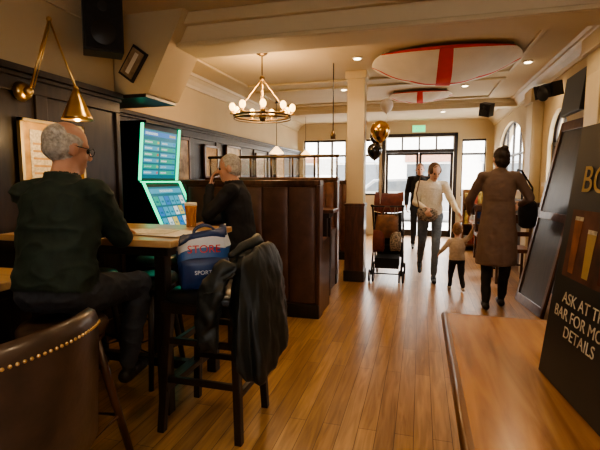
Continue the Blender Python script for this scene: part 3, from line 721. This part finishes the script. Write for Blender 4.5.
def balloon(name, c, r, m, tie):
    b = B(); c = V(c)
    b.lathe(c, [(.006, -r * 1.25), (.012, -r * 1.15), (r * .45, -r * .95), (r * .8, -r * .55), (r * .98, -.05 * r), (r, .2 * r), (r * .85, .65 * r), (r * .5, .95 * r), (.01, 1.08 * r)], m, 24)
    b.tube([c + V((0, 0, -r * 1.2)), (c + V(tie)) / 2 + V((.03, 0, -.05)), V(tie)], .002, 'white', 5); b.done(name)
tie = (ex0 - .1, ey0 - .24, 1.06)
balloon('balloon', (-.60, 5.85, 1.76), .10, 'blackfoil', tie); balloon('balloon', (-.54, 5.95, 2.03), .13, 'gold', tie)
balloon('balloon', (-.62, 6.3, 1.99), .10, 'blackfoil', tie); balloon('balloon', (-.48, 6.2, 2.40), .09, 'whiteball', tie)

# shelving display with goods
b = B(); x0, x1, y0, y1 = .80, 1.48, 9.0, 9.35
for z in (.1, .5, .9): b.bb(x0, x1, y0, y1, z, z + .03, 'oak_edge')
for x in (x0, x1 - .03): b.bb(x, x + .03, y0, y1, 0, 1.2, 'oak_edge')
b.bb(x0, x1, y1 - .02, y1, 0, 1.2, 'oak_edge'); sh = b.done('display_shelves', bevel=.003)
b = B()
for z in (.13, .53, .93):
    x = x0 + .05
    while x < x1 - .12:
        w = random.uniform(.06, .12); h = random.uniform(.14, .27); b.bb(x, x + w - .01, y0 + .03, y0 + .22, z, z + h, random.choice(['prod1', 'prod2', 'prod3', 'white', 'blue'])); x += w
b.done('packaged_goods', bevel=.004, parent=sh)
b = B(); b.bb(.95, 1.4, 7.15, 7.6, .72, .76, 'mahog'); b.cyl((1.18, 7.38, .04), (1.18, 7.38, .72), .035, 'black'); b.lathe((1.18, 7.38, 0), [(.18, 0), (.18, .02), (.05, .06)], 'black'); b.done('pedestal_table', bevel=.005)
def wchair(name, x, y, yaw):
    b = B(); b.M = Matrix.Translation((x, y, 0)) @ Matrix.Rotation(yaw, 4, 'Z')
    for sx in (-.19, .19):
        b.cyl((sx, .19, 0), (sx, .17, .45), .018, 'mahog'); b.tube([(sx, -.22, 0), (sx, -.18, .45), (sx, -.24, .95)], .018, 'mahog')
    b.box((0, 0, .45), (.43, .42, .05), 'leather'); b.box((0, -.235, .88), (.42, .03, .12), 'mahog', rot=(.12, 0, 0)); b.box((0, -.215, .68), (.40, .02, .06), 'mahog', rot=(.12, 0, 0))
    b.cyl((-.19, .17, .2), (.19, .17, .2), .01, 'mahog'); b.done(name, bevel=.006)
wchair('dining_chair', 1.15, 8.0, pi); wchair('dining_chair', 1.2, 6.4, 0)

# ------------------------------------------------------------------ people
class Body:
    def __init__(s): s.P = {}
    def add(s, lab, rr):
        d = s.P.setdefault(lab, [[], []]); o = len(d[0]); n = len(rr[0])
        for r in rr: d[0].extend(r)
        for i in range(len(rr) - 1):
            for j in range(n):
                k = (j + 1) % n; d[1].append((o + i * n + j, o + i * n + k, o + (i + 1) * n + k, o + (i + 1) * n + j))
        d[1].append(tuple(o + j for j in reversed(range(n)))); d[1].append(tuple(o + (len(rr) - 1) * n + j for j in range(n)))
    def cap(s, lab, p0, p1, r0, r1, seg=14):
        p0 = V(p0); p1 = V(p1); d = (p1 - p0).normalized(); x, y = frame(d); rr = []
        for a in (-1.5, -1.1, -.6, 0): rr.append((p0 + d * r0 * math.sin(a), r0 * math.cos(a)))
        for a in (0, .6, 1.1, 1.5): rr.append((p1 + d * r1 * math.sin(a), r1 * math.cos(a)))
        s.add(lab, [[c + x * r * math.cos(2 * pi * j / seg) + y * r * math.sin(2 * pi * j / seg) for j in range(seg)] for c, r in rr])
    def ell(s, lab, c, r, R=None, seg=18, n=12):
        c = V(c); R = R or Matrix.Identity(3); rr = []
        for i in range(n + 1):
            a = -pi / 2 + pi * min(max(i / n, .01), .99)
            rr.append([c + R @ V((r[0] * math.cos(a) * math.cos(2 * pi * j / seg), r[1] * math.cos(a) * math.sin(2 * pi * j / seg), r[2] * math.sin(a))) for j in range(seg)])
        s.add(lab, rr)
    def loft(s, lab, rings, seg=22):
        s.add(lab, [[V(c) + V(ax) * math.cos(2 * pi * j / seg) + V(ay) * math.sin(2 * pi * j / seg) for j in range(seg)] for c, ax, ay in rings])

def hand(bd, w, d, back, thumb, s=1.0, curl=.5, lab='skin'):
    w = V(w); d = V(d).normalized(); back = V(back); back = (back - d * back.dot(d)).normalized(); lat = d.cross(back).normalized()
    if lat.dot(V(thumb)) < 0: lat = -lat
    lens = (.043, .048, .044, .034)
    for k in range(4):
        o = lat * (.031 - .0205 * k) * s
        kn = w + d * (.088 - .004 * abs(k - 1)) * s + o
        bd.cap(lab, w + d * .01 * s + o * .55, kn, .0135 * s, .0105 * s, 8)
        p = kn; L = lens[k] * s; ang = 0
        for q, f in enumerate((1, .62, .5)):
            ang += curl * (.6 if q == 0 else 1)
            dd = d * math.cos(ang) - back * math.sin(ang)
            p2 = p + dd * L * f; bd.cap(lab, p, p2, .0092 * s, .0080 * s, 8); p = p2
    t0 = w + d * .022 * s + lat * .022 * s; t1 = t0 + (d * .7 + lat * .75 - back * .2).normalized() * .042 * s; t2 = t1 + (d * .95 + lat * .25 - back * .3).normalized() * .032 * s
    bd.cap(lab, t0, t1, .015 * s, .0115 * s, 8); bd.cap(lab, t1, t2, .011 * s, .009 * s, 8)

def head(bd, c, R, s, hair, female=False):
    def P(x, y, z): return V(c) + R @ (V((x, y, z)) * s)
    def E(lab, p, r): bd.ell(lab, P(*p), tuple(q * s for q in r), R)
    E('skin', (0, -.008, .03), (.074, .092, .09)); E('skin', (0, .022, -.03), (.060, .066, .078)); E('skin', (0, .052, -.085), (.034, .030, .026))
    E('skin', (0, .06, .022), (.052, .028, .016)); E('skin', (.034, .05, -.03), (.022, .022, .024)); E('skin', (-.034, .05, -.03), (.022, .022, .024))
    bd.cap('skin', P(0, .086, .012), P(0, .103, -.024), .009 * s, .014 * s, 10)
    for sx in (-1, 1): E('skin', (.077 * sx, -.008, -.008), (.012, .020, .030))
    E('lip', (0, .080, -.060), (.022, .011, .0055)); E('lip', (0, .078, -.068), (.018, .010, .006))
    if hair == 'balding':
        E('hair', (0, -.036, .0), (.0785, .070, .060)); E('hair', (.048, -.02, .03), (.032, .066, .040)); E('hair', (-.048, -.02, .03), (.032, .066, .040)); E('hair', (0, -.048, .038), (.070, .060, .068))
    elif hair == 'short':
        E('hair', (0, -.02, .036), (.080, .093, .093)); E('hair', (0, -.04, -.01), (.076, .066, .065))
    elif hair == 'bun':
        E('hair', (0, -.022, .034), (.083, .098, .096)); E('hair', (0, -.045, -.02), (.077, .066, .08)); E('hair', (0, -.09, .10), (.040, .036, .036))
    elif hair == 'tied':
        E('hair', (0, -.022, .036), (.081, .096, .094)); E('hair', (0, -.045, -.01), (.075, .064, .07)); E('hair', (.06, .02, .03), (.022, .045, .045)); E('hair', (-.06, .02, .03), (.022, .045, .045)); bd.cap('hair', P(0, -.1, .02), P(.02, -.12, -.12), .03 * s, .012 * s)
    return P

def finish(name, bd, mats, T, vox, cloth, P=None, s=1.0, glasses=False, crease=.005):
    vs = []; fs = []
    for lab, (v_, f_) in bd.P.items():
        o = len(vs); vs += v_; fs += [tuple(i + o for i in f) for f in f_]
    me = bpy.data.meshes.new('tmp'); me.from_pydata(vs, [], fs)
    ob = bpy.data.objects.new('tmp', me); COL.objects.link(ob)
    bm = bmesh.new(); bm.from_mesh(me); bmesh.ops.recalc_face_normals(bm, faces=bm.faces); bm.to_mesh(me); bm.free()
    r = ob.modifiers.new('r', 'REMESH'); r.mode = 'VOXEL'; r.voxel_size = vox; r.use_smooth_shade = True
    q = ob.modifiers.new('s', 'SMOOTH'); q.factor = .5; q.iterations = 4
    bpy.context.view_layer.update()
    m2 = bpy.data.meshes.new_from_object(ob.evaluated_get(bpy.context.evaluated_depsgraph_get()))
    bpy.data.objects.remove(ob)
    trees = [(lab, BVHTree.FromPolygons(v_, f_)) for lab, (v_, f_) in bd.P.items()]
    m2.materials.clear(); labs = [t[0] for t in trees]
    for lab in labs: m2.materials.append(M[mats[lab]])
    vl = {}
    for p in m2.polygons:
        c = p.center; best = min(range(len(trees)), key=lambda i: trees[i][1].find_nearest(c)[3])
        p.material_index = best; p.use_smooth = True
        for vi in p.vertices: vl[vi] = labs[best]
    nrm_ = [v.normal.copy() for v in m2.vertices]
    for v in m2.vertices:
        if vl.get(v.index) in cloth:
            co = v.co
            d = noise.noise(V((co.x * 8, co.y * 8, co.z * 11))) * .008 + (1 - abs(noise.noise(V((co.x * 9 + 5, co.y * 9, co.z * 16))))) ** 4 * crease - crease * .5
            v.co = co + nrm_[v.index] * d
    m2.transform(T); m2.update()
    lo = V([min(v.co[i] for v in m2.vertices) for i in range(3)]); hi = V([max(v.co[i] for v in m2.vertices) for i in range(3)])
    if abs(lo.z) < .12: m2.transform(Matrix.Translation((0, 0, .002 - lo.z))); dz = .002 - lo.z; lo.z = .002
    else: dz = 0
    org = V(((lo.x + hi.x) / 2, (lo.y + hi.y) / 2, lo.z)); m2.transform(Matrix.Translation(-org))
    o2 = bpy.data.objects.new(name, m2); o2.location = org; COL.objects.link(o2)
    T2 = Matrix.Translation((0, 0, dz)) @ T
    if P:
        b = B(); b.M = T2
        for sx in (-1, 1): b.ell(P(.030 * sx, .0745, .002), (.011 * s,) * 3, 'eye', 10, 8)
        b.done('eyes', parent=o2)
        if glasses:
            b = B(); b.M = T2
            for sx in (-1, 1):
                b.tube([P(.034 * sx + .024 * math.cos(t), .094, .0 + .018 * math.sin(t)) for t in [2 * pi * k / 16 for k in range(16)]], .0022, 'black', 6, True)
                b.tube([P(.058 * sx, .094, .006), P(.078 * sx, .06, .008), P(.083 * sx, -.01, .012)], .0022, 'black', 6)
            b.tube([P(-.01, .096, .003), P(.01, .096, .003)], .002, 'black', 6); b.done('glasses', parent=o2)
    return o2

def person(name, loc, yaw, J, mats, hair='short', s=1.0, vox=.009, cloth=('top', 'bottom'), glasses=False, skirt=None, headrot=(0, 0, 0), hands=None, slim=1.0, heads=1.0, extra=None, crease=.005):
    bd = Body(); g = s * slim
    J = {k: V(v) for k, v in J.items()}
    pel, ch, nk, hd = J['pel'], J['chest'], J['neck'], J['head']
    sx = (J['shR'] - J['shL']).normalized(); hx = (J['hipR'] - J['hipL']).normalized()
    d1 = (ch - pel).normalized(); d2 = (nk - ch).normalized()
    f1 = d1.cross(hx).normalized(); f2 = d2.cross(sx).normalized(); mx = (sx + hx).normalized(); fm = (f1 + f2).normalized()
    w = g
    bd.loft('bottom', [(pel - d1 * .10 * s, hx * .10 * w, f1 * .08 * w), (pel - d1 * .05 * s, hx * .158 * w, f1 * .115 * w), (pel + d1 * .04 * s, hx * .165 * w, f1 * .12 * w), (pel + d1 * .1 * s, hx * .14 * w, f1 * .10 * w)])
    bd.loft('top', [(pel - d1 * .005 * s, hx * .168 * w, f1 * .126 * w), (pel + d1 * .06 * s, hx * .172 * w, f1 * .130 * w), (pel.lerp(ch, .5), mx * .158 * w, fm * .126 * w), (ch - d2 * .0, sx * .172 * w, f2 * .128 * w),
                    (ch.lerp(nk, .5), sx * .172 * w, f2 * .115 * w), (ch.lerp(nk, .8), sx * .135 * w, f2 * .09 * w), (nk, sx * .062 * w, f2 * .062 * w)])
    for k in 'LR':
        sh = J['sh' + k]; el = J['el' + k]; wr = J['wr' + k]
        bd.cap('top', nk - d2 * .055 * s, sh, .055 * w, .062 * w); bd.cap('top', sh, el, .064 * w, .049 * w)
        e2 = el.lerp(wr, .94); bd.cap('top', el, e2, .049 * w, .036 * w); bd.cap('skin', el.lerp(wr, .7), wr, .028 * g, .024 * g)
        hp = J['hip' + k]; kn = J['kn' + k]; an = J['an' + k]; toe = J.get('toe' + k, V((0, 1, 0))).normalized()
        bd.cap('bottom', hp, kn, .090 * w, .063 * w); bd.cap('bottom', kn, an + (kn - an) * .06, .063 * w, .046 * w)
        calf = kn.lerp(an, .3); bd.ell('bottom', calf - toe * .008 * s, (.055 * w, .055 * w, .09 * w))
        heel = an - V((0, 0, .045 * s)) - toe * .04 * s; tt = an - V((0, 0, .055 * s)) + toe * .15 * s
        bd.cap('shoe', heel, tt, .038 * s, .030 * s); bd.cap('shoe', an - V((0, 0, .03 * s)), an.lerp(tt, .5) - V((0, 0, .01)), .04 * s, .035 * s)
        h = (hands or {}).get(k, {}); d = V(h.get('d', (wr - el))); back = V(h.get('back', (1 if k == 'R' else -1, 0, .1))); th = V(h.get('thumb', (0, 1, .3)))
        hand(bd, wr, d, back, th, s * h.get('s', 1), h.get('curl', .45))
    bd.cap('skin', nk - d2 * .04 * s, hd - V((0, .01, .06)) * s, .056 * g, .052 * g)
    if skirt:
        bd.loft('top', [(V(c), hx * a * w, f1 * b_ * w) for c, a, b_ in skirt])
    R = Euler(headrot).to_matrix()
    bd.loft('top', [(nk - d2 * .04 * s, sx * .085 * g, f2 * .085 * g), (nk + d2 * .015 * s, sx * .068 * g, f2 * .068 * g)])
    if extra: extra(bd, J)
    P = head(bd, hd, R, heads * s, hair)
    T = Matrix.Translation(loc) @ Matrix.Rotation(yaw, 4, 'Z')
    return finish(name, bd, mats, T, vox, cloth, P, heads * s, glasses, crease)

# man seated left
J = dict(pel=(0, 0, .90), chest=(0, .06, 1.16), neck=(0, .095, 1.395), head=(0, .14, 1.52), shL=(-.17, .08, 1.32), shR=(.165, .08, 1.32),
         elL=(-.22, .30, 1.09), elR=(.17, .27, 1.10), wrL=(-.08, .53, 1.10), wrR=(-.02, .51, 1.10), hipL=(-.095, .03, .87), hipR=(.095, .03, .87),
         knL=(-.10, .42, .84), knR=(.17, .42, .83), anL=(-.09, .33, .42), anR=(.15, .33, .42))
person('seated_man', (-1.55, 1.52, 0), .14, J, dict(top='greenjkt', bottom='jeans_d', skin='skin', hair='greyhair', shoe='shoe', lip='lip'), 'balding', 1.0, .0065, glasses=True, slim=1.08, headrot=(-.12, 0, -.50), heads=1.03, crease=.009,
       hands=dict(L=dict(back=(0, 0, 1), thumb=(1, .3, 0), curl=.3), R=dict(back=(0, 0, 1), thumb=(-1, .3, 0), curl=.3)))

# man seated far side, hand to mouth, facing left
J = dict(pel=(0, 0, .87), chest=(0, .03, 1.14), neck=(0, .05, 1.36), head=(0, .09, 1.48), shL=(-.18, .04, 1.29), shR=(.18, .04, 1.29),
         elL=(-.22, .22, 1.09), elR=(.22, .16, 1.05), wrL=(-.06, .245, 1.33), wrR=(.14, .36, 1.0), hipL=(-.09, .02, .85), hipR=(.09, .02, .85),
         knL=(-.13, .42, .82), knR=(.13, .42, .82), anL=(-.12, .34, .4), anR=(.12, .34, .4))
person('seated_man', (-1.50, 3.47, 0), 1.75, J, dict(top='blackcloth', bottom='jeans_d', skin='skin', hair='greyhair', shoe='shoe', lip='lip'), 'short', 1.0, .009, slim=1.1, headrot=(-.1, 0, .1),
       hands=dict(L=dict(d=(.5, -.1, .8), back=(-.3, 1, 0), thumb=(1, 0, .3), curl=.5), R=dict(back=(0, 0, 1), thumb=(-1, 0, 0))))

# walking woman in cream jumper (faces camera)
J = dict(pel=(0, 0, .93), chest=(.01, .035, 1.20), neck=(.0, .07, 1.39), head=(-.02, .125, 1.50), shL=(-.16, .06, 1.33), shR=(.16, .06, 1.33),
         elL=(-.26, .14, 1.09), elR=(.22, .08, 1.08), wrL=(-.33, .32, .95), wrR=(.10, .26, 1.02), hipL=(-.085, 0, .91), hipR=(.085, 0, .91),
         knL=(-.06, .20, .51), knR=(.11, -.06, .50), anL=(-.04, .24, .095), anR=(.12, -.34, .19), toeR=(0, .85, -.5))
WW = (.15, 6.32, 0)
person('walking_woman', WW, pi + .05, J, dict(top='white_knit', bottom='jeans_l', skin='skin_l', hair='brownhair', shoe='shoe', lip='lip'), 'tied', 1.0, .009, slim=.92, headrot=(-.4, 0, .35),
       hands=dict(R=dict(d=(-.3, .5, -.6), back=(.3, 1, 0), thumb=(-1, 0, 1), curl=.9)))
b = B(); b.M = Matrix.Translation(WW) @ Matrix.Rotation(pi + .05, 4, 'Z')
prof = [(-.15, .05), (-.16, -.05), (-.10, -.11), (.02, -.12), (.12, -.09), (.155, 0), (.14, .08), (.03, .10), (-.09, .09)]
b.rings([[V((.07 + x * sc_, y, .93 + z * sc_)) for x, z in prof] for y, sc_ in ((.235, .7), (.25, .85), (.28, .88), (.30, .72))], 'leopard')
b.tube([(.17, .26, .98), (.21, .15, 1.2), (.16, .09, 1.43), (.0, -.04, 1.43), (-.1, -.14, 1.2), (-.12, -.15, 1.05)], .008, 'brownhair')
b.done('patterned_handbag')

# woman in long taupe coat, back to camera
J = dict(pel=(0, 0, .98), chest=(0, .01, 1.27), neck=(0, .02, 1.49), head=(.01, .04, 1.605), shL=(-.165, .01, 1.42), shR=(.165, .01, 1.42),
         elL=(-.27, .12, 1.17), elR=(.30, .0, 1.20), wrL=(-.24, .34, 1.0), wrR=(.26, .2, 1.12), hipL=(-.085, 0, .95), hipR=(.085, 0, .95),
         knL=(-.09, .03, .51), knR=(.09, -.03, .52), anL=(-.10, -.10, .1), anR=(.09, .12, .09))
person('woman_in_coat', (.80, 4.98, 0), 0.02, J, dict(top='taupe', bottom='blackcloth', skin='skin_l', hair='darkhair', shoe='shoe', lip='lip'), 'bun', 1.0, .009, slim=.98, headrot=(-.1, 0, .25), crease=.003,
       skirt=[((0, 0, 1.15), .16, .125), ((0, 0, .98), .180, .145), ((0, 0, .8), .198, .165), ((0, .0, .60), .212, .178), ((0, 0, .50), .216, .18), ((0, 0, .485), .205, .17)],
       hands=dict(L=dict(d=(-.05, .5, -.5), back=(-1, 0, .3), thumb=(0, 1, .5), curl=.7)))
b = B(); b.lathe((1.13, 5.2, .86), [(.05, 0), (.085, .03), (.10, .15), (.09, .27), (.04, .32)], 'blackcloth', 18); b.tube([(1.07, 5.2, 1.14), (1.05, 5.16, 1.35), (.98, 5.04, 1.49), (1.0, 4.96, 1.48), (1.12, 5.0, 1.3), (1.17, 5.2, 1.14)], .010, 'blackcloth')
b.done('shoulder_bag')

# toddler
k = .54
J = dict(pel=(0, 0, .40), chest=(0, .01, .545), neck=(0, .015, .665), head=(0, .03, .77), shL=(-.09, .01, .625), shR=(.09, .01, .635),
         elL=(-.16, .03, .53), elR=(.13, -.09, .71), wrL=(-.19, .1, .46), wrR=(.125, -.19, .80), hipL=(-.05, 0, .38), hipR=(.05, 0, .38),
         knL=(-.055, .06, .22), knR=(.055, -.02, .21), anL=(-.06, .07, .05), anR=(.06, -.11, .07))
person('toddler', (.46, 5.66, 0), .15, J, dict(top='beige', bottom='blackcloth', skin='skin_l', hair='fairhair', shoe='shoe_w', lip='lip'), 'short', k, .006, slim=1.05, heads=1.4, crease=.002,
       hands=dict(R=dict(d=(0, -.3, .6), back=(1, 0, 0), thumb=(0, 1, 0), curl=.6)))

# man in dark behind
J = dict(pel=(0, 0, .95), chest=(0, .02, 1.25), neck=(0, .03, 1.47), head=(0, .05, 1.59), shL=(-.18, .02, 1.41), shR=(.18, .02, 1.41),
         elL=(-.24, .0, 1.13), elR=(.24, .0, 1.13), wrL=(-.24, .12, .90), wrR=(.24, .12, .90), hipL=(-.09, 0, .92), hipR=(.09, 0, .92),
         knL=(-.10, .08, .50), knR=(.10, 0, .50), anL=(-.1, .06, .09), anR=(.1, -.12, .1))
person('standing_man', (-.02, 8.9, 0), pi, J, dict(top='blackcloth', bottom='jeans_d', skin='skin', hair='darkhair', shoe='shoe', lip='lip'), 'short', 1.0, .012)

# ------------------------------------------------------------------ lights
def point(name, loc, e, col=(1, .68, .36), r=.08):
    l = bpy.data.lights.new(name, 'POINT'); l.energy = e; l.color = col; l.shadow_soft_size = r
    o = bpy.data.objects.new(name, l); o.location = loc; COL.objects.link(o)
def spot(name, loc, e, col=(1, .72, .43), ang=140):
    l = bpy.data.lights.new(name, 'SPOT'); l.energy = e; l.color = col; l.shadow_soft_size = .06; l.spot_size = math.radians(ang); l.spot_blend = .8
    o = bpy.data.objects.new(name, l); o.location = loc; COL.objects.link(o)
for i, (x, y) in enumerate(dl): spot('downlight_lamp', (x, y, 2.75), 32 if y > 2 else (44 if x > .5 else 26))
point('chandelier_lamp', (-1.75, 4.72, 2.30), 46, (1, .63, .32), .2)
point('table_lamp_light', (-2.16, 2.38, 1.70), 9, (1, .65, .3), .03)
point('pendant_light', (-2.55, 7.6, 1.80), 8); point('pendant_light', (-2.45, 9.3, 1.84), 8)
sun = bpy.data.lights.new('sun', 'SUN'); sun.energy = 6.0; sun.angle = .2; sun.color = (1, .96, .9)
so = bpy.data.objects.new('sun', sun); so.rotation_euler = (math.radians(-54), 0, math.radians(-18)); so.location = (0, 14, 8); COL.objects.link(so)

w = bpy.data.worlds.new('sky'); sc.world = w; w.use_nodes = True
bg = w.node_tree.nodes['Background']
sky = w.node_tree.nodes.new('ShaderNodeTexSky'); sky.sky_type = 'HOSEK_WILKIE'; sky.turbidity = 8; sky.sun_direction = (.3, .6, .7)
mx = w.node_tree.nodes.new('ShaderNodeMix'); mx.data_type = 'RGBA'; mx.inputs[0].default_value = .8; mx.inputs[7].default_value = (1, .97, .93, 1)
w.node_tree.links.new(sky.outputs[0], mx.inputs[6]); w.node_tree.links.new(mx.outputs[2], bg.inputs['Color'])
bg.inputs['Strength'].default_value = 16

# ------------------------------------------------------------------ camera
cam = bpy.data.cameras.new('camera'); cam.lens = 26; cam.sensor_width = 36; cam.clip_start = .02
co = bpy.data.objects.new('camera', cam); co.location = (0, 0, 1.38); co.rotation_euler = (math.radians(84.1), 0, math.radians(15.5)); COL.objects.link(co)
sc.camera = co
sc.view_settings.look = 'AgX - Medium High Contrast'
